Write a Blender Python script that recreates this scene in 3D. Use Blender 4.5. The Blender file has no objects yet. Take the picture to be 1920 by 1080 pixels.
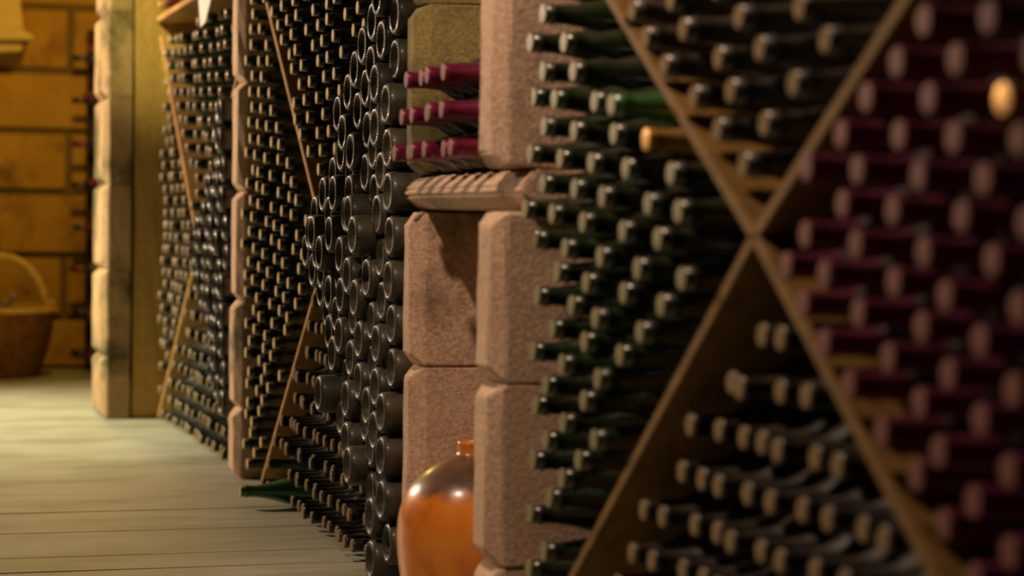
import bpy, bmesh, math, random
from mathutils import Vector, Matrix
random.seed(7)
S = bpy.context.scene
COL = S.collection
# ------------------------------------------------------------ camera, world, light
CAM = Vector((0.0, 0.0, 0.78))
def make_camera():
    cd = bpy.data.cameras.new('camera'); co = bpy.data.objects.new('camera', cd); COL.objects.link(co)
    cd.sensor_width = 36.0; cd.lens = 75.0; cd.clip_start = 0.05; cd.clip_end = 60
    yaw, pitch, roll = math.radians(17.1), math.radians(1.81), 0.015
    f = Vector((math.sin(yaw)*math.cos(pitch), math.cos(yaw)*math.cos(pitch), -math.sin(pitch)))
    r0 = f.cross(Vector((0, 0, 1))).normalized(); u0 = r0.cross(f).normalized()
    r = r0*math.cos(roll)+u0*math.sin(roll); u = u0*math.cos(roll)-r0*math.sin(roll)
    M = Matrix((r, u, -f)).transposed().to_4x4(); M.translation = CAM
    co.matrix_world = M
    cd.dof.use_dof = True; cd.dof.focus_distance = 4.75; cd.dof.aperture_fstop = 2.7
    S.camera = co
    return r, u, f
CR, CU, CF = make_camera()
def project(p):
    d = Vector(p)-CAM; z = d.dot(CF)
    return 960+4000*d.dot(CR)/z, 540-4000*d.dot(CU)/z, z
def in_view(p, m=60):
    x, y, z = project(p)
    return -m < x < 1920+m and -m < y < 1080+m
W = bpy.data.worlds.new('world'); S.world = W; W.use_nodes = True
W.node_tree.nodes['Background'].inputs[0].default_value = (1.0, 0.75, 0.4, 1)
W.node_tree.nodes['Background'].inputs[1].default_value = 0.006
S.view_settings.view_transform = 'Standard'; S.view_settings.look = 'None'
S.view_settings.exposure = 0.0; S.view_settings.gamma = 1.0; S.view_settings.use_curve_mapping = False
S.cycles.use_denoising = True
S.cycles.max_bounces = 6; S.cycles.sample_clamp_indirect = 4.0
def lamp(name, loc, watts, color, radius=0.05, target=None, angle=None, blend=0.4):
    ld = bpy.data.lights.new(name, 'SPOT' if target else 'POINT'); ld.energy = watts; ld.color = color; ld.shadow_soft_size = radius
    o = bpy.data.objects.new(name, ld); COL.objects.link(o); o.location = loc
    if target:
        ld.spot_size = math.radians(angle); ld.spot_blend = blend
        o.rotation_euler = (Vector(target)-Vector(loc)).to_track_quat('-Z', 'Y').to_euler()
    return o
lamp('aisle_lamp_near', (0.15, 2.9, 2.45), 135, (1.0, 0.69, 0.50), 0.04, (1.2, 3.0, 0.4), 80, 0.35)
lamp('aisle_lamp_middle', (-1.35, 8.4, 2.1), 620, (1.0, 0.73, 0.50), 0.05, (1.0, 6.6, 0.6), 128, 0.25)
lamp('aisle_lamp_far', (0.86, 9.2, 1.95), 52, (1.0, 0.62, 0.12), 0.06)
lamp('cellar_spot', (-0.3, 5.6, 2.75), 420, (1.0, 0.90, 0.36), 0.03, (1.12, 8.2, 1.62), 20, 1.0)
lamp('floor_spot', (-0.9, 8.35, 2.6), 400, (0.90, 1.0, 0.62), 0.04, (0.15, 8.1, 0.0), 64, 0.8)

# ------------------------------------------------------------ helpers
def link(o, parent=None):
    COL.objects.link(o)
    if parent: o.parent = parent
    return o
def mesh_of(name, bm, mats, smooth=False):
    me = bpy.data.meshes.new(name); bm.normal_update(); bm.to_mesh(me); bm.free()
    for m in (mats if isinstance(mats, (list, tuple)) else [mats]): me.materials.append(m)
    if smooth:
        for p in me.polygons: p.use_smooth = True
    return me
def obj(name, bm, mats, parent=None, smooth=False, loc=None):
    o = bpy.data.objects.new(name, mesh_of(name, bm, mats, smooth))
    if loc: o.location = loc
    return link(o, parent)
def tag(o, label=None, cat=None, group=None, kind=None):
    if label: o['label'] = label
    if cat: o['category'] = cat
    if group: o['group'] = group
    if kind: o['kind'] = kind
    return o
def empty(name, loc=(0, 0, 0), label=None, cat=None, group=None):
    o = bpy.data.objects.new(name, None); o.empty_display_size = 0.05; link(o); o.location = loc
    return tag(o, label, cat, group)
def add_box(bm, x0, x1, y0, y1, z0, z1, bev=0.0, seg=1, mi=0, jit=0.0):
    r = bmesh.ops.create_cube(bm, size=1.0)
    for v in r['verts']:
        v.co = Vector((x0+(v.co.x+.5)*(x1-x0), y0+(v.co.y+.5)*(y1-y0), z0+(v.co.z+.5)*(z1-z0)))
        if jit: v.co += Vector([random.uniform(-jit, jit) for _ in range(3)])
    if bev:
        es = list({e for v in r['verts'] for e in v.link_edges})
        q = bmesh.ops.bevel(bm, geom=es, offset=bev, segments=seg, affect='EDGES', profile=0.6)
    return r
def add_lathe(bm, prof, segs=24, M=None, knurl=None, mi=0):
    rings = []
    for k, (r, z) in enumerate(prof):
        if r < 1e-5: rings.append([bm.verts.new((0, 0, z))]); continue
        ring = []
        for i in range(segs):
            a = 2*math.pi*i/segs
            dz = knurl[1]*(1 if i % 2 else -1) if knurl and k in knurl[0] else 0
            ring.append(bm.verts.new((r*math.cos(a), r*math.sin(a), z+dz)))
        rings.append(ring)
    fs = []
    for a, b in zip(rings, rings[1:]):
        if len(a) == 1 and len(b) == 1: continue
        for i in range(segs):
            j = (i+1) % segs
            if len(a) == 1: fs.append(bm.faces.new((a[0], b[j], b[i])))
            elif len(b) == 1: fs.append(bm.faces.new((a[i], a[j], b[0])))
            else: fs.append(bm.faces.new((a[i], a[j], b[j], b[i])))
    for f in fs: f.material_index = mi
    if M is not None:
        vs = [v for r in rings for v in r]
        bmesh.ops.transform(bm, matrix=M, verts=vs)
    return fs
def add_tube(bm, pts, rad, segs=8, closed=False):
    pts = [Vector(p) for p in pts]; n = len(pts); rings = []
    up = Vector((0, 0, 1))
    for i, p in enumerate(pts):
        t = (pts[(i+1) % n if closed else min(i+1, n-1)]-pts[(i-1) % n if closed else max(i-1, 0)]).normalized()
        s = t.cross(up)
        if s.length < 0.05: s = t.cross(Vector((0, 1, 0)))
        s.normalize(); w = s.cross(t)
        r = rad(i/(n-1)) if callable(rad) else rad
        rings.append([bm.verts.new(p+s*r*math.cos(2*math.pi*k/segs)+w*r*math.sin(2*math.pi*k/segs)) for k in range(segs)])
    for i in range(n if closed else n-1):
        a, b = rings[i], rings[(i+1) % n]
        for k in range(segs): bm.faces.new((a[k], a[(k+1) % segs], b[(k+1) % segs], b[k]))
    if not closed:
        bm.faces.new(list(reversed(rings[0]))); bm.faces.new(rings[-1])

# ------------------------------------------------------------ materials
def nodes(name):
    m = bpy.data.materials.new(name); m.use_nodes = True; nt = m.node_tree
    return m, nt, nt.nodes['Principled BSDF']
def ramp(nt, fac, stops):
    r = nt.nodes.new('ShaderNodeValToRGB'); cr = r.color_ramp
    cr.elements[0].position = stops[0][0]; cr.elements[0].color = (*stops[0][1], 1)
    cr.elements[1].position = stops[-1][0]; cr.elements[1].color = (*stops[-1][1], 1)
    for p, c in stops[1:-1]:
        e = cr.elements.new(p); e.color = (*c, 1)
    nt.links.new(fac, r.inputs[0]); return r.outputs[0]
def noise(nt, scale, detail=6, rough=0.6, vec=None, stretch=None, world=False):
    n = nt.nodes.new('ShaderNodeTexNoise'); n.inputs['Scale'].default_value = scale
    n.inputs['Detail'].default_value = detail; n.inputs['Roughness'].default_value = rough
    if vec is None:
        if world: vec = nt.nodes.new('ShaderNodeNewGeometry').outputs['Position']
        else: vec = nt.nodes.new('ShaderNodeTexCoord').outputs['Object']
    if stretch:
        mp = nt.nodes.new('ShaderNodeMapping'); mp.inputs['Scale'].default_value = stretch
        nt.links.new(vec, mp.inputs[0]); vec = mp.outputs[0]
    nt.links.new(vec, n.inputs['Vector']); return n.outputs['Fac']
def bump(nt, bsdf, h, strength=0.4, dist=0.01):
    b = nt.nodes.new('ShaderNodeBump'); b.inputs['Strength'].default_value = strength; b.inputs['Distance'].default_value = dist
    nt.links.new(h, b.inputs['Height']); nt.links.new(b.outputs[0], bsdf.inputs['Normal'])
def mixc(nt, fac, a, b, mode='MIX'):
    m = nt.nodes.new('ShaderNodeMix'); m.data_type = 'RGBA'; m.blend_type = mode
    for k, s in ((0, fac), (6, a), (7, b)):
        if hasattr(s, 'is_output'): nt.links.new(s, m.inputs[k])
        elif k == 0: m.inputs[0].default_value = s
        else: m.inputs[k].default_value = (*s, 1)
    return m.outputs[2]
def stone_mat(name, c1, c2, c3, grime=(0.10, 0.085, 0.03), gl=0.60, rough=0.9, bs=0.6):
    m, nt, b = nodes(name)
    col = ramp(nt, noise(nt, 5, 5, 0.6, world=True), [(0.3, c1), (0.5, c2), (0.7, c3)])
    fine = noise(nt, 130, 4, 0.7, world=True)
    col = mixc(nt, 0.55, col, ramp(nt, fine, [(0.38, tuple(x*0.55 for x in c2)), (0.62, tuple(min(1, x*1.4) for x in c2))]))
    g = ramp(nt, noise(nt, 2.6, 7, 0.65, world=True), [(gl-0.04, (0, 0, 0)), (gl+0.08, (1, 1, 1))])
    col = mixc(nt, g, col, grime)
    nt.links.new(col, b.inputs['Base Color']); b.inputs['Roughness'].default_value = rough
    bump(nt, b, fine, bs, 0.006)
    return m
M_STONE = stone_mat('pale_sandstone', (0.50, 0.33, 0.21), (0.62, 0.43, 0.29), (0.74, 0.55, 0.40))
M_STONE_F = stone_mat('weathered_sandstone', (0.30, 0.20, 0.09), (0.42, 0.28, 0.14), (0.55, 0.38, 0.22), gl=0.5)
M_STONE_OLIVE = stone_mat('olive_sandstone', (0.20, 0.16, 0.05), (0.30, 0.24, 0.08), (0.36, 0.30, 0.12), grime=(0.09, 0.08, 0.02), gl=0.5)  # olive tone of the sandstone, used above the ledge
M_PLASTER = stone_mat('ochre_plaster', (0.36, 0.22, 0.06), (0.46, 0.29, 0.08), (0.54, 0.36, 0.11), gl=0.62, bs=0.3)
M_BLOCK = stone_mat('ochre_wall_block', (0.34, 0.16, 0.015), (0.48, 0.25, 0.025), (0.60, 0.35, 0.05), grime=(0.22, 0.10, 0.015), gl=0.54, bs=0.5)
M_MORTAR = stone_mat('wall_mortar', (0.14, 0.08, 0.02), (0.18, 0.11, 0.03), (0.2, 0.13, 0.04))
M_DARKWALL = stone_mat('dark_cellar_wall', (0.06, 0.045, 0.02), (0.08, 0.06, 0.03), (0.11, 0.08, 0.04))
def wood_mat(name, c1, c2, c3, st=(1, 1, 14), rough=0.7, scale=6):
    m, nt, b = nodes(name)
    col = ramp(nt, noise(nt, scale, 6, 0.65, stretch=st), [(0.3, c1), (0.5, c2), (0.72, c3)])
    nt.links.new(col, b.inputs['Base Color']); b.inputs['Roughness'].default_value = rough; b.inputs['Specular IOR Level'].default_value = 0.15
    bump(nt, b, noise(nt, scale*3, 4, 0.6, stretch=st), 0.25, 0.003)
    return m
M_BOARD = wood_mat('raw_pine_board', (0.30, 0.17, 0.055), (0.40, 0.23, 0.075), (0.50, 0.30, 0.105), st=(6, 0.6, 6))
M_DARKWOOD = wood_mat('dark_rack_wood', (0.03, 0.015, 0.005), (0.05, 0.025, 0.01), (0.07, 0.035, 0.015))
M_CORBEL = wood_mat('ochre_timber', (0.42, 0.28, 0.07), (0.50, 0.34, 0.10), (0.58, 0.42, 0.14))
M_WICKER = wood_mat('brown_wicker', (0.14, 0.055, 0.012), (0.24, 0.10, 0.02), (0.34, 0.16, 0.035), st=(3, 3, 3), rough=0.55, scale=9)
M_CANE = wood_mat('light_cane', (0.52, 0.30, 0.06), (0.62, 0.38, 0.09), (0.7, 0.46, 0.13), st=(2, 2, 2), rough=0.5, scale=9)
def floor_mat():
    m, nt, b = nodes('worn_floor_boards')
    g = noise(nt, 3, 8, 0.7, stretch=(1, 7, 1))
    col = ramp(nt, g, [(0.28, (0.26, 0.26, 0.19)), (0.5, (0.33, 0.33, 0.25)), (0.72, (0.42, 0.42, 0.33))])
    st = ramp(nt, noise(nt, 1.6, 6, 0.6, stretch=(1, 1.8, 1)), [(0.46, (0, 0, 0)), (0.62, (1, 1, 1))])
    col = mixc(nt, st, col, (0.22, 0.22, 0.15))
    nt.links.new(col, b.inputs['Base Color'])
    rr = ramp(nt, g, [(0.2, (0.42,)*3), (0.8, (0.62,)*3)]); nt.links.new(rr, b.inputs['Roughness'])
    bump(nt, b, noise(nt, 14, 6, 0.7, stretch=(1, 8, 1)), 0.25, 0.003)
    return m
M_FLOOR = floor_mat()
def glass_mat(name, base, dust, amount, rough=0.16, coat=0.3):
    """thick bottle glass seen as an opaque dark body, with a film of cellar dust that lies thicker on the upper side"""
    m, nt, b = nodes(name)
    geo = nt.nodes.new('ShaderNodeNewGeometry')
    sep = nt.nodes.new('ShaderNodeSeparateXYZ'); nt.links.new(geo.outputs['Normal'], sep.inputs[0])
    n = noise(nt, 22, 5, 0.65, world=True)
    ma = nt.nodes.new('ShaderNodeMath'); ma.operation = 'MULTIPLY_ADD'
    nt.links.new(sep.outputs['Z'], ma.inputs[0]); ma.inputs[1].default_value = 0.28; ma.inputs[2].default_value = amount-0.5
    ad = nt.nodes.new('ShaderNodeMath'); ad.operation = 'ADD'; ad.use_clamp = True
    nt.links.new(ma.outputs[0], ad.inputs[0]); nt.links.new(n, ad.inputs[1])
    sp = noise(nt, 400, 2, 0.5, world=True)
    f = nt.nodes.new('ShaderNodeMath'); f.operation = 'MULTIPLY'; f.use_clamp = True
    nt.links.new(ad.outputs[0], f.inputs[0]); nt.links.new(ramp(nt, sp, [(0.35, (0.45,)*3), (0.65, (1.25,)*3)]), f.inputs[1])
    oi = nt.nodes.new('ShaderNodeObjectInfo')
    vb = ramp(nt, oi.outputs['Random'], [(0.0, tuple(x*0.6 for x in base)), (1.0, tuple(x*1.4 for x in base))])
    nt.links.new(mixc(nt, f.outputs[0], vb, dust), b.inputs['Base Color'])
    nt.links.new(ramp(nt, f.outputs[0], [(0.0, (rough,)*3), (0.7, (0.7,)*3)]), b.inputs['Roughness'])
    b.inputs['Coat Weight'].default_value = coat; b.inputs['Coat Roughness'].default_value = 0.12
    return m
M_GLASS = glass_mat('green_bottle_glass', (0.004, 0.017, 0.003), (0.06, 0.05, 0.03), 0.10)
M_GLASS_D = glass_mat('dark_bottle_glass', (0.005, 0.008, 0.004), (0.08, 0.06, 0.045), 0.22, 0.22)
M_GLASS_DUSTY = glass_mat('dusty_bottle_glass', (0.006, 0.007, 0.004), (0.085, 0.074, 0.037), 0.42, 0.28, 0.15)
M_GLASS_BRIGHT = glass_mat('bright_green_glass', (0.012, 0.10, 0.02), (0.1, 0.1, 0.06), 0.08, 0.08, 0.6)
def simple(name, c, rough=0.5, metal=0.0, coat=0.0, var=0.25, scale=30, spec=0.15):
    m, nt, b = nodes(name)
    n = noise(nt, scale, 4, 0.6)
    nt.links.new(ramp(nt, n, [(0.3, tuple(x*(1-var) for x in c)), (0.7, tuple(min(1, x*(1+var)) for x in c))]), b.inputs['Base Color'])
    b.inputs['Roughness'].default_value = rough; b.inputs['Metallic'].default_value = metal; b.inputs['Coat Weight'].default_value = coat; b.inputs['Specular IOR Level'].default_value = spec
    return m
M_CORK = simple('cork_end', (0.19, 0.135, 0.06), 0.8, scale=60)
M_CROWN = simple('tarnished_crown_cap', (0.54, 0.42, 0.22), 0.6, 0.0, scale=60)
M_PURPLE = simple('purple_foil_capsule', (0.16, 0.010, 0.045), 0.36, 0.25, 0.2, scale=20, spec=0.4)
M_PURPLE_END = simple('faded_foil_top', (0.15, 0.045, 0.035), 0.6, 0.0)
M_GOLD = simple('gold_foil', (0.60, 0.34, 0.08), 0.35, 0.6)
M_AMBER = simple('amber_glass', (0.45, 0.14, 0.01), 0.12, 0.0, 0.8)
M_OLIVE_CAP = simple('olive_crown_cap', (0.17, 0.155, 0.055), 0.5, spec=0.3, scale=60)
M_FAR_CAP = simple('glossy_crown_cap', (0.30, 0.22, 0.14), 0.25, spec=0.9, scale=60)
M_PURPLE_DULL = simple('dusty_purple_capsule', (0.105, 0.014, 0.034), 0.55, 0.0, scale=20, spec=0.3)
M_BOARD_DARK = wood_mat('dark_pine_board', (0.11, 0.062, 0.012), (0.16, 0.090, 0.020), (0.22, 0.125, 0.032), st=(6, 0.6, 6))  # darker tone of the pine boards, for the nearest cross
M_SILVER = simple('silver_foil', (0.6, 0.58, 0.6), 0.3, 0.8)
M_PAPER = simple('white_card', (0.85, 0.88, 0.82), 0.8, var=0.04)
def jar_mat():
    m, nt, b = nodes('glazed_orange_earthenware')
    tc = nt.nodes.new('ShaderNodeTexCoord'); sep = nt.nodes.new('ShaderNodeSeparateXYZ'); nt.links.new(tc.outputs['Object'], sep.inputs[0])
    n = noise(nt, 9, 6, 0.65)
    body = ramp(nt, n, [(0.3, (0.42, 0.09, 0.006)), (0.5, (0.74, 0.23, 0.018)), (0.72, (0.78, 0.30, 0.035))])
    shoulder_shade = ramp(nt, noise(nt, 14, 5, 0.6), [(0.35, (0.05, 0.025, 0.012)), (0.65, (0.17, 0.09, 0.045))])  # shadow on the jar's shoulder, painted into the glaze colour as a dark band
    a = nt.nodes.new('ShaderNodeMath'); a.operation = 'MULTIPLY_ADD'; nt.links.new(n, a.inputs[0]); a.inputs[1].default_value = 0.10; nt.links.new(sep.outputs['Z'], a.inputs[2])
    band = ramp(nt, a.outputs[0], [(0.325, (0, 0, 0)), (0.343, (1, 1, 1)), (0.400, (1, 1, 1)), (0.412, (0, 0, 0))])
    nt.links.new(mixc(nt, band, body, shoulder_shade), b.inputs['Base Color'])
    b.inputs['Roughness'].default_value = 0.35; b.inputs['Coat Weight'].default_value = 0.6; b.inputs['Coat Roughness'].default_value = 0.2
    bump(nt, b, n, 0.15, 0.01)
    return m
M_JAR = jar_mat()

# ------------------------------------------------------------ the room
XB = 1.42          # face of the wall behind the racks
YB = 10.93         # face of the end wall
def structure(name, bm, mats): return tag(obj(name, bm, mats), kind='structure')
bm = bmesh.new()
edges = [-1.6]
while edges[-1] < 4.3: edges.append(edges[-1]+0.33)
edges = [e for e in edges if e < 4.4]+[4.44, 4.72, 4.92, 5.30, 5.66]
while edges[-1] < YB: edges.append(edges[-1]+random.choice((0.30, 0.36, 0.36)))
edges[-1] = YB+0.02
for a, c in zip(edges, edges[1:]):
    g = 0.0025 if a < 5.6 else 0.0006
    add_box(bm, -1.7, XB+0.02, a+g, c-g, -0.04, random.uniform(-0.0012, 0) if a < 5.6 else 0, g)
add_box(bm, -1.7, XB+0.02, -1.6, YB+0.02, -0.08, -0.012)
structure('floor', bm, M_FLOOR)
bm = bmesh.new(); add_box(bm, XB, XB+0.1, -1.6, YB+0.3, -0.05, 2.9); structure('wall_right', bm, M_DARKWALL)
bm = bmesh.new(); add_box(bm, -1.8, -1.7, -1.6, YB+0.3, -0.05, 2.9); structure('wall_left', bm, M_DARKWALL)
bm = bmesh.new(); add_box(bm, -1.8, XB+0.1, -1.7, -1.6, -0.05, 2.9); structure('wall_front', bm, M_DARKWALL)
bm = bmesh.new(); add_box(bm, -1.8, XB+0.1, -1.7, YB+0.3, 2.9, 3.0); structure('ceiling', bm, M_DARKWALL)
# end wall of large ochre blocks, mortar joints set back
bm = bmesh.new()
add_box(bm, -1.8, XB+0.1, YB+0.035, YB+0.3, -0.05, 2.9)
for f in bm.faces: f.material_index = 1
zc = [0.0, 0.257, 0.57, 0.888, 1.193, 1.495, 1.815, 2.12, 2.44, 2.76]
vj = [0.55, 1.0, 0.45, 1.022, 0.50, 1.025, 0.55, 0.6, 1.0]
for i, (a, c) in enumerate(zip(zc, zc[1:])):
    xs = [vj[i]]
    while xs[0] > -1.7: xs.insert(0, xs[0]-random.choice((0.62, 0.78, 0.9)))
    while xs[-1] < XB: xs.append(xs[-1]+0.85)
    for p, q in zip(xs, xs[1:]):
        add_box(bm, max(p, -1.7)+0.016, min(q, XB)-0.016, YB, YB+0.06, a+0.016, c-0.016, 0.012, 2)
structure('wall_back', bm, [M_BLOCK, M_MORTAR])

# ------------------------------------------------------------ stone pillars
def pillar(name, x0, y0, y1, joints, mats, label, bev=0.024, gap=None, x1=XB+0.01, mat_at=None):
    bm = bmesh.new()
    js = [0.0]+joints
    for a, c in zip(js, js[1:]):
        if gap and abs(a-gap[0]) < 1e-4: continue
        xf = x0+random.uniform(-.002, .002)
        r = add_box(bm, xf, x1, y0, y1, a+0.0005, c-0.0005)
        es = [e for e in {e for v in r['verts'] for e in v.link_edges} if all(v.co.x < xf+1e-4 for v in e.verts)]
        q = bmesh.ops.bevel(bm, geom=es, offset=bev, segments=1, affect='EDGES')
        es = list({e for v in set(q['verts']) for e in v.link_edges})
        bmesh.ops.bevel(bm, geom=es, offset=0.004, segments=1, affect='EDGES')
            # break the broad faces up and roughen them
    bmesh.ops.subdivide_edges(bm, edges=[e for e in bm.edges if e.calc_length() > 0.08], cuts=3, use_grid_fill=True)
    if mat_at:
        for f in bm.faces: f.material_index = mat_at(f.calc_center_median().z)
    for v in bm.verts: v.co += Vector([random.uniform(-.0016, .0016) for _ in range(3)])
    o = obj(name, bm, mats); return tag(o, label, 'pillar', kind='thing')
pillar('stone_pillar', 0.89, 8.20, 8.52, [0.24, 0.57, 0.897, 1.225, 1.545, 1.87, 2.2, 2.55, 2.9], M_STONE_F,
       'farthest block-built stone pillar with notched joints, beside the orange block wall', x1=1.0)
pillar('stone_pillar', 1.075, 6.27, 6.40, [0.21, 0.53, 0.855, 1.18, 1.50, 1.85, 2.2, 2.55, 2.9], M_STONE,
       'slim stone pillar with V-cut joints between the far rack and the middle rack')
LEDGE = (0.795, 0.868)
pillar('stone_pillar', 1.035, 4.02, 4.115, [0.14, 0.492, 0.795, 0.868, 1.20, 1.55, 1.9, 2.25, 2.6, 2.9], [M_STONE, M_STONE_OLIVE],
       'stone pillar beside the dusty bottle bottoms, behind the orange jar, olive above its ledge', gap=LEDGE, mat_at=lambda v: 1 if v > 0.8 else 0)
pillar('stone_pillar', 1.0, 3.36, 3.48, [0.205, 0.51, 0.795, 0.868, 1.22, 1.55, 1.9, 2.25, 2.6, 2.9], M_STONE,
       'nearest pale pink stone pillar, covering the right half of the orange jar', gap=LEDGE)
bm = bmesh.new()
add_box(bm, 1.012, XB+0.01, 8.21, 8.50, 0.0, 2.9, 0.012, 2)
bmesh.ops.subdivide_edges(bm, edges=[e for e in bm.edges if e.calc_length() > 0.3], cuts=14, use_grid_fill=True)
for v in bm.verts: v.co += Vector((random.uniform(-.006, .006), random.uniform(-.003, .003), 0))
tag(obj('plastered_pier', bm, M_PLASTER), 'smooth olive-yellow plastered pier right beside the farthest stone pillar', 'pillar', kind='thing')
# the ledge that runs through both pillars of the narrow bay
bm = bmesh.new()
prof = [(1.075, LEDGE[0]+0.003), (1.042, 0.824), (1.042, 0.838), (1.070, LEDGE[1]-0.003), (XB+0.01, LEDGE[1]-0.003), (XB+0.01, LEDGE[0]+0.003)]
ya, yb = 3.345, 4.13
A = [bm.verts.new((x, ya, z)) for x, z in prof]; B = [bm.verts.new((x, yb, z)) for x, z in prof]
for i in range(len(prof)):
    j = (i+1) % len(prof); bm.faces.new((A[i], A[j], B[j], B[i]))
bm.faces.new(list(reversed(A))); bm.faces.new(B)
bmesh.ops.recalc_face_normals(bm, faces=bm.faces)
bmesh.ops.bevel(bm, geom=[e for e in bm.edges], offset=0.005, segments=2, affect='EDGES')
tag(obj('stone_ledge', bm, M_STONE), 'stone ledge with a ridged front carrying the purple-capped bottles between two pillars', 'ledge', kind='thing')
# stone corbel at the top left of the end wall
bm = bmesh.new()
def wedge(bm, pts, y0, y1):
    A = [bm.verts.new((x, y0, z)) for x, z in pts]; B = [bm.verts.new((x, y1, z)) for x, z in pts]
    n = len(pts)
    for i in range(n): bm.faces.new((A[i], A[(i+1) % n], B[(i+1) % n], B[i]))
    bm.faces.new(list(reversed(A))); bm.faces.new(B)
wedge(bm, [(0.25, 2.1), (0.72, 2.1), (0.76, 1.66), (0.805, 1.635), (0.805, 1.615), (0.25, 1.60)], 10.52, YB)
wedge(bm, [(0.25, 1.60), (0.765, 1.613), (0.76, 1.565), (0.25, 1.53)], 10.60, YB)
bmesh.ops.recalc_face_normals(bm, faces=bm.faces)
tag(obj('corbel', bm, M_CORBEL), 'ochre stepped corbel jutting from the orange block wall, cut by the frame corner', 'corbel', kind='thing')

# ------------------------------------------------------------ bottles
P_SPARK = [(0.0, 0.034), (0.010, 0.031), (0.019, 0.022), (0.026, 0.011), (0.0305, 0.003), (0.0335, 0.0), (0.0375, 0.0008), (0.0412, 0.005), (0.0426, 0.013),
           (0.0430, 0.03), (0.0430, 0.12), (0.0425, 0.142), (0.0385, 0.165), (0.031, 0.190), (0.0235, 0.215), (0.0185, 0.240), (0.0158, 0.262),
           (0.0150, 0.279), (0.0168, 0.281), (0.0168, 0.286), (0.0150, 0.288), (0.0150, 0.2985)]
P_WINE = [(0.0, 0.028), (0.012, 0.024), (0.022, 0.012), (0.027, 0.003), (0.030, 0.0), (0.034, 0.001), (0.0368, 0.006), (0.0372, 0.02), (0.0372, 0.185),
          (0.0355, 0.200), (0.029, 0.216), (0.020, 0.230), (0.0155, 0.244), (0.0142, 0.262), (0.0142, 0.290), (0.0152, 0.291), (0.0152, 0.299)]
def bottle_mesh(name, prof, mat, segs=32, knurl=False):
    bm = bmesh.new()
    add_lathe(bm, prof, segs, knurl=((5, 6, 7), 0.0011) if knurl else None)
    r = prof[-1][0]; zt = prof[-1][1]
    add_lathe(bm, [(r, zt), (r*0.7, zt), (0, zt)], segs)
    bmesh.ops.remove_doubles(bm, verts=bm.verts, dist=1e-6)
    bmesh.ops.recalc_face_normals(bm, faces=bm.faces)
    return mesh_of(name, bm, mat, True)
def cap_mesh(name, prof, mat, segs=28):
    bm = bmesh.new(); add_lathe(bm, prof, segs)
    bmesh.ops.recalc_face_normals(bm, faces=bm.faces)
    me = mesh_of(name, bm, mat, False)
    for p in me.polygons: p.use_smooth = abs(p.normal.z) < 0.6
    return me
def capsule_mesh(name, mat, mat_end, z0=0.236):
    prof = [(0.0178, z0), (0.0162, z0+0.012), (0.0153, z0+0.026), (0.0151, 0.288), (0.0162, 0.2895), (0.0162, 0.300), (0.0152, 0.3015)]
    bm = bmesh.new(); add_lathe(bm, prof, 28)
    add_lathe(bm, [(0.0152, 0.3015), (0.008, 0.3019), (0, 0.3019)], 28, mi=1)
    bmesh.ops.recalc_face_normals(bm, faces=bm.faces)
    me = mesh_of(name, bm, [mat, mat_end])
    for p in me.polygons: p.use_smooth = p.material_index == 0
    return me
CROWN = [(0.0156, 0.2972), (0.0155, 0.2995), (0.0148, 0.3005), (0.0, 0.3008)]
ME = {
 'spark': bottle_mesh('sparkling_glass', P_SPARK, M_GLASS),
 'spark_dark': bottle_mesh('sparkling_dark_glass', P_SPARK, M_GLASS_D),
 'spark_bright': bottle_mesh('sparkling_bright_glass', P_SPARK, M_GLASS_BRIGHT),
 'butt': bottle_mesh('dusty_glass', P_SPARK, M_GLASS_DUSTY, 72, True),
 'wine': bottle_mesh('wine_glass', P_WINE, M_GLASS_D),
 'amber': bottle_mesh('amber_glass_bottle', P_WINE, M_AMBER),
 'crown': cap_mesh('crown_cap', CROWN, M_CROWN),
 'cork': cap_mesh('cork', [(0.0120, 0.299), (0.0118, 0.3012), (0.0, 0.3014)], M_CORK),
 'lip': cap_mesh('cork_stopper', [(0.0150, 0.2990), (0.0138, 0.3008), (0.0, 0.3010)], M_CORK),
 'crown_olive': cap_mesh('olive_crown_cap', CROWN, M_OLIVE_CAP),
 'purple_dull': capsule_mesh('dull_purple_capsule', M_PURPLE_DULL, M_PURPLE_END),
 'purple': capsule_mesh('purple_capsule', M_PURPLE, M_PURPLE_END),
 'gold': capsule_mesh('gold_capsule', M_GOLD, M_GOLD),
 'silver': capsule_mesh('silver_capsule', M_SILVER, M_SILVER),
}
PROTO = {}
def bottle(kind, cap, part, name, M, label, group, partlabel=None):
    """one bottle: its glass is the thing, its cap or cork or capsule a part; repeats are copies"""
    key = (kind, cap, name)
    if key not in PROTO:
        o = bpy.data.objects.new(name, ME[kind]); link(o)
        c = bpy.data.objects.new(part, ME[cap]); link(c, o); PROTO[key] = (o, c)
    else:
        p, pc = PROTO[key]
        o = p.copy(); COL.objects.link(o); c = pc.copy(); COL.objects.link(c); c.parent = o
    o.matrix_world = M
    for k in list(o.keys()): del o[k]
    tag(o, label, 'bottle', group)
    for k in list(c.keys()): del c[k]
    if partlabel: c['label'] = partlabel
    return o
LEN = 0.30
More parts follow.
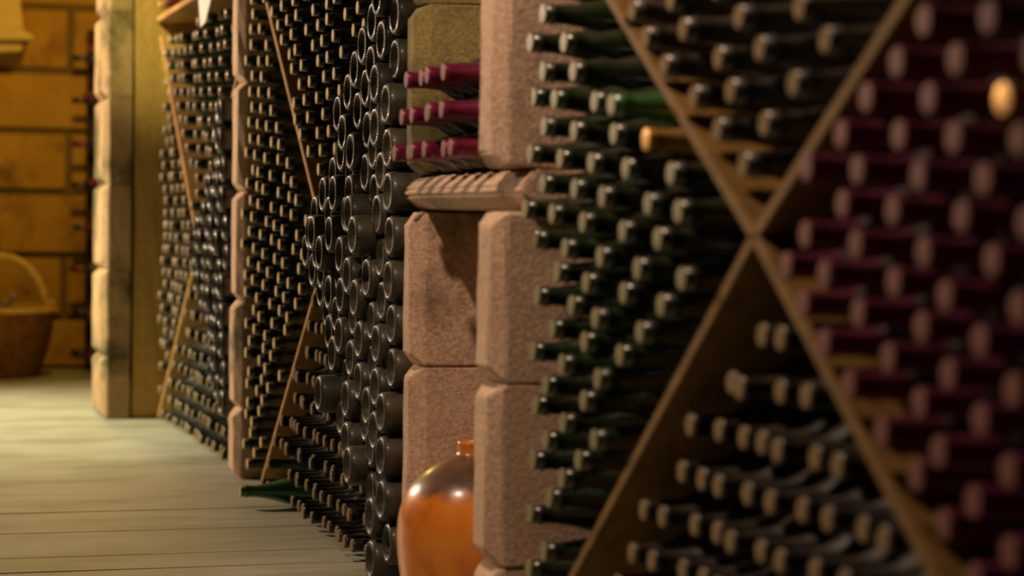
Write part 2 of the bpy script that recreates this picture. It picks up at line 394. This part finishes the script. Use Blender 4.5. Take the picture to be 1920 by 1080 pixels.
def pose(tip_x, y, z, butt_out=False, jitter=0.012, tilt=0.012, r=0.0435):
    """lying across the rack: axis along X. local +Z is the neck"""
    dx = random.uniform(-jitter, jitter)
    a = random.uniform(-tilt, tilt); b = random.uniform(-tilt, tilt)
    spin = Matrix.Rotation(random.uniform(0, 6.283), 4, 'Z')
    if butt_out:
        R = Matrix.Rotation(math.pi/2, 4, 'Y'); loc = Vector((tip_x+dx, y, z))
    else:
        R = Matrix.Rotation(-math.pi/2, 4, 'Y'); loc = Vector((tip_x+dx+LEN, y, z))
    return Matrix.Translation(loc) @ Matrix.Rotation(a, 4, 'Z') @ Matrix.Rotation(b, 4, 'Y') @ R @ spin
def lattice(poly, d, vertical=True, rot=0.0, org=(0, 0), dist=0.0):
    """centres of round bottles, packed in touching columns (or rows), inside a convex region of (y, z)"""
    out = []
    if vertical: e1, e2 = Vector((0, d)), Vector((d*0.8661, d/2))
    else: e1, e2 = Vector((d, 0)), Vector((d/2, d*0.8661))
    R = Matrix.Rotation(rot, 2); e1 = R @ e1; e2 = R @ e2
    for i in range(-60, 61):
        for j in range(-60, 61):
            p = Vector(org)+i*e1+j*e2
            ok = True
            for a, (ex, ey) in poly:
                if (ex*(p.y-a[1])-ey*(p.x-a[0]))/math.hypot(ex, ey) < dist: ok = False; break
            if ok: out.append((p.x, p.y, i, j))
    return out
# ------------------------------------------------------------ wooden crosses of the three racks
def cross(name, c, ya, yb, slopes, x0, label, th=0.019, x1=1.40, mat=None):
    """c centre (y, z); four arms run from the centre to the pillars ya (near) and yb (far)"""
    root = empty(name, (x0, c[0], 0), label, 'wine rack divider')
    (snu, snl, sfu, sfl) = slopes
    def board(p, q, nm='board'):
        bm = bmesh.new()
        (p, q) = [tuple(e) for e in (p, q)]
        def cut(p, q):
            # shorten the outer end: stop just short of the pillar and on the floor
            L = math.hypot(q[0]-p[0], q[1]-p[1]); q = (q[0]-(q[0]-p[0])*0.012/L, q[1]-(q[1]-p[1])*0.012/L)
            if q[1] < 0.014: t = (0.014-p[1])/(q[1]-p[1]); q = (p[0]+(q[0]-p[0])*t, 0.014)
            return q
        if q == tuple(c): p = cut(q, p)
        else: q = cut(p, q)
        d = Vector((0, q[0]-p[0], q[1]-p[1])); L = d.length; d.normalize(); w = Vector((0, -d.z, d.y))
        m0 = Vector((0, p[0], p[1]))
        vs = []
        N = 12
        add_box(bm, 0, x1-x0, 0, L, -th/2, th/2, 0.002)
        T = Matrix(((1, 0, 0, x0), (0, d.y, w.y, p[0]), (0, d.z, w.z, p[1]), (0, 0, 0, 1)))
        bmesh.ops.transform(bm, matrix=T, verts=bm.verts)
        o = obj(nm, bm, mat or M_BOARD, root); o.matrix_parent_inverse = root.matrix_world.inverted()
        o.matrix_parent_inverse = Matrix.Translation(-root.location)
        return o
    nu = (ya, c[1]+snu*(c[0]-ya)); fl = (yb, c[1]-sfl*(yb-c[0])); nl = (ya, c[1]-snl*(c[0]-ya)); fu = (yb, c[1]+sfu*(yb-c[0]))
    board(fl, c); board(c, nu); board(fu, c); board(c, nl)
    return dict(nu=nu, fl=fl, nl=nl, fu=fu, c=c)
def quads(X, top, floor=0.0):
    """four convex regions, each a list of half planes (point, direction) with the inside on the left of the direction; y grows away from the camera"""
    c, nu, nl, fu, fl = X['c'], X['nu'], X['nl'], X['fu'], X['fl']
    def side(p, q, inside):
        ex, ey = q[0]-p[0], q[1]-p[1]
        if ex*(inside[1]-p[1])-ey*(inside[0]-p[0]) < 0: ex, ey = -ex, -ey
        return (p, (ex, ey))
    N, F, T, B = (nu[0]+0.05, c[1]), (fu[0]-0.05, c[1]), (c[0], c[1]+0.5), (c[0], c[1]-0.5)
    wn, wf = side(nu, (nu[0], nu[1]+1), c), side(fu, (fu[0], fu[1]+1), c)
    cap, base = side((0, top), (1, top), c), side((0, floor), (1, floor), c)
    return dict(near=[side(c, nu, N), side(c, nl, N), wn, base], far=[side(c, fu, F), side(c, fl, F), wf, base],
                top=[side(c, fu, T), side(c, nu, T), wn, wf, cap], bottom=[side(c, fl, B), side(c, nl, B), wn, wf, side((0, -0.0135), (1, -0.0135), c)])
XA = cross('cross_divider', (2.436, 0.765), 1.50, 3.355, (0.66, 0.72, 0.63, 0.79), 1.06,
           'nearest and most blurred wooden X divider, holding purple-capped bottles on its right', mat=M_BOARD_DARK)
XBm = cross('cross_divider', (5.13, 0.70), 4.12, 6.265, (0.81, 0.80, 0.81, 0.80), 1.10,
            'wooden X divider of the middle rack, mostly hidden by bottle necks and dusty bottoms')
XC = cross('cross_divider', (7.19, 0.675), 6.405, 8.19, (0.72, 0.79, 0.79, 0.70), 1.10,
           'farthest thin wooden X divider, in the rack beside the yellow pier')

# ------------------------------------------------------------ fill the racks
FILL = []   # (distance, kind, cap, part, name, matrix, label, group)
def fill(poly, d, x_tip, kind, cap, part, name, label, group, butt=False, vertical=True, rot=0.0, r=None, org=(0, 0), jitter=0.012, tilt=0.005, swap=None, jp=0.0007, keep=None, xf=None):
    r = r or d/2
    got = []
    for (y, z, i, j) in lattice(poly, d, vertical, rot, org, r+0.0105):
        y += random.uniform(-jp, jp); z += random.uniform(-jp, jp)
        x = x_tip+(xf(y, z) if xf else 0)
        if keep and not keep(y, z): continue
        if not in_view((x, y, z)): continue
        row = (j if butt else 2*i+j) if vertical else j
        got.append((row, y, z, x))
    if not got: return
    # rows counted from the top of the picture, bottles in a row from the far pillar (or left) end; columns likewise for the stack of bottoms
    rows = sorted({g[0] for g in got}, reverse=not butt)
    for n, rw in enumerate(rows):
        mem = sorted([g for g in got if g[0] == rw], key=(lambda g: -g[2]) if butt else (lambda g: -g[1]))
        for m, g in enumerate(mem):
            M = pose(g[3], g[1], g[2], butt, jitter, tilt)
            lb = label if '%' not in label else label % ((ORD[n+1], ORD[m+1]))
            FILL.append([project((g[3], g[1], g[2]))[2], kind, cap, part, name, M, lb, group])
ORD = ['', 'first', 'second', 'third', 'fourth', 'fifth', 'sixth', 'seventh', 'eighth', 'ninth', 'tenth'] + ['%dth' % k for k in range(11, 21)] + ['21st', '22nd', '23rd']+['%dth' % k for k in range(24, 31)]+['31st', '32nd', '33rd']+['%dth' % k for k in range(34, 60)]
DS = 0.0890; DW = 0.0775
QA, QB, QC = quads(XA, 1.6), quads(XBm, 1.5), quads(XC, 1.50)
# nearest rack
fill(QA['far'], DS, 1.035, 'spark', 'crown_olive', 'crown_cap', 'sparkling_wine_bottle',
     'green bottle, nearest rack, left triangle: %s row from top, %s from the pillar', 'green bottles in the left triangle of the nearest rack', rot=0.07, org=(3.30, 0.8), jitter=0.009)
fill(QA['top'], DS, 1.035, 'spark_dark', 'lip', 'cork', 'sparkling_wine_bottle',
     'tan-ended dark bottle, upper notch of nearest X: %s row from top, %s from left', 'dark bottles in the upper triangle of the nearest rack', org=(2.436, 0.855))
fill(QA['near'], DW, 1.035, 'wine', 'purple_dull', 'capsule', 'capsuled_wine_bottle',
     'dull purple-capped bottle right of nearest X: %s row from top, %s from left', 'purple-capped bottles in the right triangle of the nearest rack', rot=0.05, org=(2.355, 0.775), r=0.0365, jitter=0.010)
fill(QA['bottom'], DW, 1.075, 'wine', 'lip', 'cork', 'wine_bottle',
     'dark uncapped bottle under the nearest X: %s row from top, %s from left', 'dark bottles below the nearest wooden X', vertical=False, r=0.037, org=(2.4, 0.0375))
# middle rack
fill(QB['far'], DS, 1.085, 'spark', 'crown', 'crown_cap', 'sparkling_wine_bottle',
     'green bottle, middle rack, left triangle: %s row from top, %s from slim pillar', 'neck-out bottles in the left triangle of the middle rack', rot=0.07, org=(6.2, 0.7), jitter=0.009)
fill(QB['top'], DS, 1.085, 'spark_dark', 'crown', 'crown_cap', 'sparkling_wine_bottle',
     'green neck-out bottle above the middle X: %s row from top, %s from left', 'neck-out bottles in the upper triangle of the middle rack', org=(5.2, 0.9), jitter=0.010)
fill(QB['near'], DS, 1.02, 'butt', 'lip', 'cork', 'sparkling_wine_bottle',
     'dusty bottle bottom, middle stack: %s column from the jar-side pillar, %s from top', 'bottle bottoms in the middle rack', butt=True, org=(4.185, 0.655), jitter=0.013, xf=lambda y, z: -0.028 if random.random() < 0.05 else 0, tilt=0.006)
fill(QB['bottom'], DW, 1.085, 'wine', 'lip', 'cork', 'wine_bottle',
     'dark neck-out bottle under the middle X: %s row from top, %s from left', 'bottles below the middle wooden X', vertical=False, r=0.037, org=(4.7, 0.0375), jitter=0.012, keep=lambda y, z: not (abs(y-5.63) < 0.085 and z < 0.12))
# far rack
fill(QC['top'], 0.097, 1.10, 'spark', 'crown', 'crown_cap', 'sparkling_wine_bottle', 'C', 'C', org=(7.19, 0.76), rot=0.05, r=0.041)
fill(QC['far'], DS, 1.10, 'spark_dark', 'crown', 'crown_cap', 'sparkling_wine_bottle', 'C', 'C', org=(8.0, 0.7), r=0.041, jitter=0.012)
fill(QC['near'], DS, 1.06, 'spark_dark', 'lip', 'cork', 'sparkling_wine_bottle', 'C', 'C', butt=True, org=(6.47, 0.655), jitter=0.015)
fill(QC['bottom'], DW, 1.10, 'wine', 'lip', 'cork', 'wine_bottle',
     'dark neck-out bottle under the farthest X: %s row from top, %s from left', 'bottles below the farthest wooden X', vertical=False, r=0.037, org=(7.2, 0.0375), jitter=0.012)
# a few that stand out from their neighbours
def special(px, py, kind, cap, part, label, out=0.0):
    f = min([f for f in FILL if f[6] != 'C' and f[1] != 'butt'], key=lambda f: (lambda t: math.hypot(t[0]-px, t[1]-py))(project(f[5] @ Vector((0, 0, LEN)))))
    f[1], f[2], f[3], f[6] = kind, cap, part, label
    f[5] = Matrix.Translation((-out, 0, 0)) @ f[5]
special(1895, 190, 'wine', 'gold', 'capsule', 'gold-capped wine bottle among the purple ones, at the right edge of the photo')
special(1205, 240, 'amber', 'gold', 'capsule', 'bottle with an amber highlight painted into glass and cap, left of nearest X')  # amber highlight on a neck, put into the glass and cap colours
special(1160, 200, 'spark_bright', 'crown_olive', 'crown_cap', 'brighter green bottle poking out farther than its neighbours, left of nearest X', 0.03)
special(985, 500, 'spark', 'cork', 'cork', 'green bottle with a pale cork end, touching the nearest pillar')
for nm in ('sparkling_wine_bottle', 'wine_bottle', 'capsuled_wine_bottle'):
    L = sorted([f for f in FILL if f[4] == nm], key=lambda f: f[0]+(100 if f[6] == 'C' else 0))
    for f in L:
        if f[6] == 'C': continue
        bottle(f[1], f[2], f[3], f[4], f[5], f[6], f[7])
rest = [f for f in FILL if f[6] == 'C']
bm = bmesh.new()
MS = {'spark': 0, 'spark_dark': 1, 'butt': 2, 'wine': 1}
for f in rest:
    prof = {'wine': P_WINE}.get(f[1], P_SPARK)
    add_lathe(bm, prof, 16, f[5], mi=MS[f[1]])
    add_lathe(bm, [(0.0165, 0.2945), (0.0160, 0.2990), (0.0150, 0.3005), (0.0, 0.3008)] if f[2] == 'crown' else [(0.015, 0.299), (0.0138, 0.3008), (0.0, 0.301)], 12, f[5], mi=3 if f[2] == 'crown' else 4)
bmesh.ops.recalc_face_normals(bm, faces=bm.faces)
o = obj('sparkling_wine_bottles', bm, [M_GLASS, M_GLASS_D, M_GLASS_DUSTY, M_FAR_CAP, M_CORK], smooth=True)
tag(o, 'mass of small green and dark bottles stacked around the farthest wooden X', 'bottles', kind='stuff')

# ------------------------------------------------------------ bottles on the ledge in the narrow bay
k = 0
zs = LEDGE[1]+0.0375
rows = [(zs, [3.965, 3.887, 3.809, 3.731, 3.653, 3.575], 0.985), (zs+0.0674, [3.926, 3.848, 3.770, 3.692, 3.614], 0.985), (zs+0.1348, [3.887, 3.809, 3.731, 3.653], 0.985)]
lab = ['lowest row on', 'middle row above', 'top row above']
for i, (z, ys, x) in enumerate(rows):
    for j, y in enumerate(ys):
        bottle('wine', 'purple', 'capsule', 'capsuled_wine_bottle', pose(x, y, z, False, 0.010, 0.002),
               'shiny purple-capsuled bottle, %s the stone ledge, %s from its far end' % (lab[i], ORD[j+1]), 'purple-capped bottles, %s the ledge' % lab[i])

# ------------------------------------------------------------ loose bottle on the floor of the middle rack
M = Matrix.Translation(Vector((0.985+0.30, 5.63, 0.0445))) @ Matrix.Rotation(math.radians(-4), 4, 'Z') @ Matrix.Rotation(-math.pi/2, 4, 'Y')
bottle('spark_bright', 'crown', 'crown_cap', 'sparkling_wine_bottle', M, 'bright green glass bottle lying on the floor, sticking farthest out of the middle rack', None)
# ------------------------------------------------------------ earthenware jar
jx, jy = 1.078, 3.75
prof = [(0.0, 0.004), (0.075, 0.0), (0.088, 0.006), (0.104, 0.04), (0.121, 0.10), (0.131, 0.16), (0.1335, 0.21), (0.129, 0.25), (0.114, 0.288),
        (0.090, 0.313), (0.058, 0.334), (0.032, 0.345), (0.0225, 0.352), (0.0215, 0.362), (0.024, 0.370), (0.0235, 0.375), (0.0175, 0.375), (0.016, 0.355), (0.0, 0.345)]
bm = bmesh.new()
add_lathe(bm, prof, 64); bmesh.ops.recalc_face_normals(bm, faces=bm.faces)
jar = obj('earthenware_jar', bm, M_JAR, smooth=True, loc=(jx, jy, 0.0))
sub = jar.modifiers.new('s', 'SUBSURF'); sub.levels = 1; sub.render_levels = 2
tag(jar, 'glossy round-bellied orange jar with a dark shoulder, on the floor between two pillars', 'jar')

# ------------------------------------------------------------ wicker basket by the end wall
bx, by = 0.655, 10.42
root = empty('wicker_basket', (bx, by, 0), 'round brown wicker basket with a tall arched handle, by the orange block wall', 'basket')
def brad(z): return 0.175+0.075*math.sin(min(1, z/0.30)*1.35)
bm = bmesh.new()
NS = 30
for k in range(NS):
    a = 2*math.pi*k/NS
    add_tube(bm, [(brad(z)*math.cos(a), brad(z)*math.sin(a), z) for z in [0.01+0.31*t/8 for t in range(9)]], 0.005, 6)
z = 0.012; row = 0
while z < 0.315:
    pts = []
    for q in range(NS*4):
        a = 2*math.pi*q/(NS*4)
        rr = brad(z)+0.006*math.cos(math.pi*(q/4)+math.pi*row)
        pts.append((rr*math.cos(a), rr*math.sin(a), z))
    add_tube(bm, pts, 0.0052, 6, closed=True); z += 0.0098; row += 1
for q in range(8):
    add_tube(bm, [(0.17*math.cos(6.283*t/40)*q/8+1e-3*t/40, 0.17*math.sin(6.283*t/40)*q/8, 0.012) for t in range(40)], 0.012, 6, closed=True)
obj('woven_body', bm, M_WICKER, root, True)
bm = bmesh.new()
for s in range(3):
    pts = []
    for q in range(160):
        a = 2*math.pi*q/160; ph = 18*a+2.094*s
        rr = brad(0.32)+0.008*math.cos(ph); pts.append((rr*math.cos(a), rr*math.sin(a), 0.322+0.008*math.sin(ph)))
    add_tube(bm, pts, 0.0085, 6, closed=True)
obj('braided_rim', bm, M_CANE, root, True)
bm = bmesh.new()
for s in range(3):
    pts = []
    for q in range(90):
        t = q/89; a = math.pi*t; ph = 30*t+2.094*s
        R = 0.215+0.010*math.cos(ph)
        pts.append((R*math.cos(a), 0.008*math.sin(ph), 0.30+(0.275+0.008*math.cos(ph))*math.sin(a)))
    add_tube(bm, pts, 0.0125, 6)
obj('arched_handle', bm, M_CANE, root, True)
bm = bmesh.new()
bmesh.ops.create_uvsphere(bm, u_segments=12, v_segments=8, radius=0.016)
obj('handle_knot', bm, M_CANE, root, True, loc=(0.245, 0.0, 0.352))
M = Matrix.Translation(Vector((0.52, by+0.02, 0.165))) @ Matrix.Rotation(math.radians(42), 4, 'Y')
bottle('wine', 'silver', 'capsule', 'capsuled_wine_bottle', M, 'silver-capped dark wine bottle leaning in the wicker basket', None)

# ------------------------------------------------------------ dark display rack at the end wall
root = empty('bottle_rack', (1.11, 10.0, 0), 'dark wooden rack with bottle necks poking out, between the end wall and farthest pillar', 'wine rack')
def part(name, b, mat, parent, bev=0.003):
    bm = bmesh.new(); add_box(bm, *b, bev)
    o = obj(name, bm, mat, parent); o.matrix_parent_inverse = Matrix.Translation(-parent.location); return o
for y in (10.86, 9.55): part('post', (1.10, 1.15, y-0.03, y+0.03, 0, 1.70), M_DARKWOOD, root)
part('back_panel', (1.39, 1.41, 9.52, 10.89, 0, 1.70), M_DARKWOOD, root)
part('side_panel', (1.12, 1.39, 10.865, 10.885, 0.0, 1.70), M_DARKWOOD, root)
lv = [1.548, 1.34, 1.125, 0.925, 0.715, 0.51, 0.30, 0.095]
for z in lv: part('shelf', (1.11, 1.39, 9.58, 10.83, z-0.052, z-0.0375), M_DARKWOOD, root, 0.001)
for i, z in enumerate(lv):
    for j, y in enumerate((10.72, 10.40, 10.08, 9.78)):
        cap = ('lip', 'lip', 'purple')[(i+j) % 3]
        bottle('wine', cap, 'cork' if cap == 'lip' else 'capsule', 'display_bottle', pose(1.045-0.03*(j == 0)+random.uniform(-.012, .012), y, z, False, 0.0, 0.0),
               'neck-out bottle on the dark end rack, %s shelf from top, %s from the wall' % (ORD[i+1], ORD[j+1]),
               'display bottles on the dark rack, shelf %d' % (i+1))

# ------------------------------------------------------------ shelf over the far rack with odd bottles and a hanging card
bm = bmesh.new(); add_box(bm, 1.09, XB, 6.41, 8.2, 1.515, 1.535, 0.003)
tag(obj('upper_shelf', bm, M_BOARD), 'thin wooden shelf over the farthest wooden X, beside the yellow pier', 'shelf', kind='thing')
for j, (y, kind, cap) in enumerate([(8.12, 'amber', 'gold'), (8.035, 'wine', 'lip'), (7.95, 'wine', 'purple'), (7.865, 'wine', 'purple')]):
    bottle(kind, cap, 'capsule', 'shelf_bottle', pose(1.09, y, 1.5365+0.0375, False, 0.004, 0.0), 
           ['amber glass bottle with gold capsule on the shelf above the farthest rack', 'dark corked bottle on the high shelf, beside the amber one',
            'purple-capsuled bottle on the high shelf, third from the yellow pier', 'purple-capsuled bottle on the high shelf, fourth from the yellow pier'][j], 'bottles on the high shelf')
bm = bmesh.new()
pts = [(0.100, 1.545), (0.100, 1.470), (0.062, 1.400), (0.028, 1.385), (0.0, 1.545)]
A = [bm.verts.new((1.045+0.30*q, 6.90-0.95*q, z)) for q, z in pts]; B = [bm.verts.new((1.0465+0.30*q, 6.9005-0.95*q, z)) for q, z in pts]
for i in range(5): bm.faces.new((A[i], A[(i+1) % 5], B[(i+1) % 5], B[i]))
bm.faces.new(list(reversed(A))); bm.faces.new(B); bmesh.ops.recalc_face_normals(bm, faces=bm.faces)
tag(obj('hanging_card', bm, M_PAPER), 'white paper card hanging in front of the farthest rack, at the top edge', 'card')
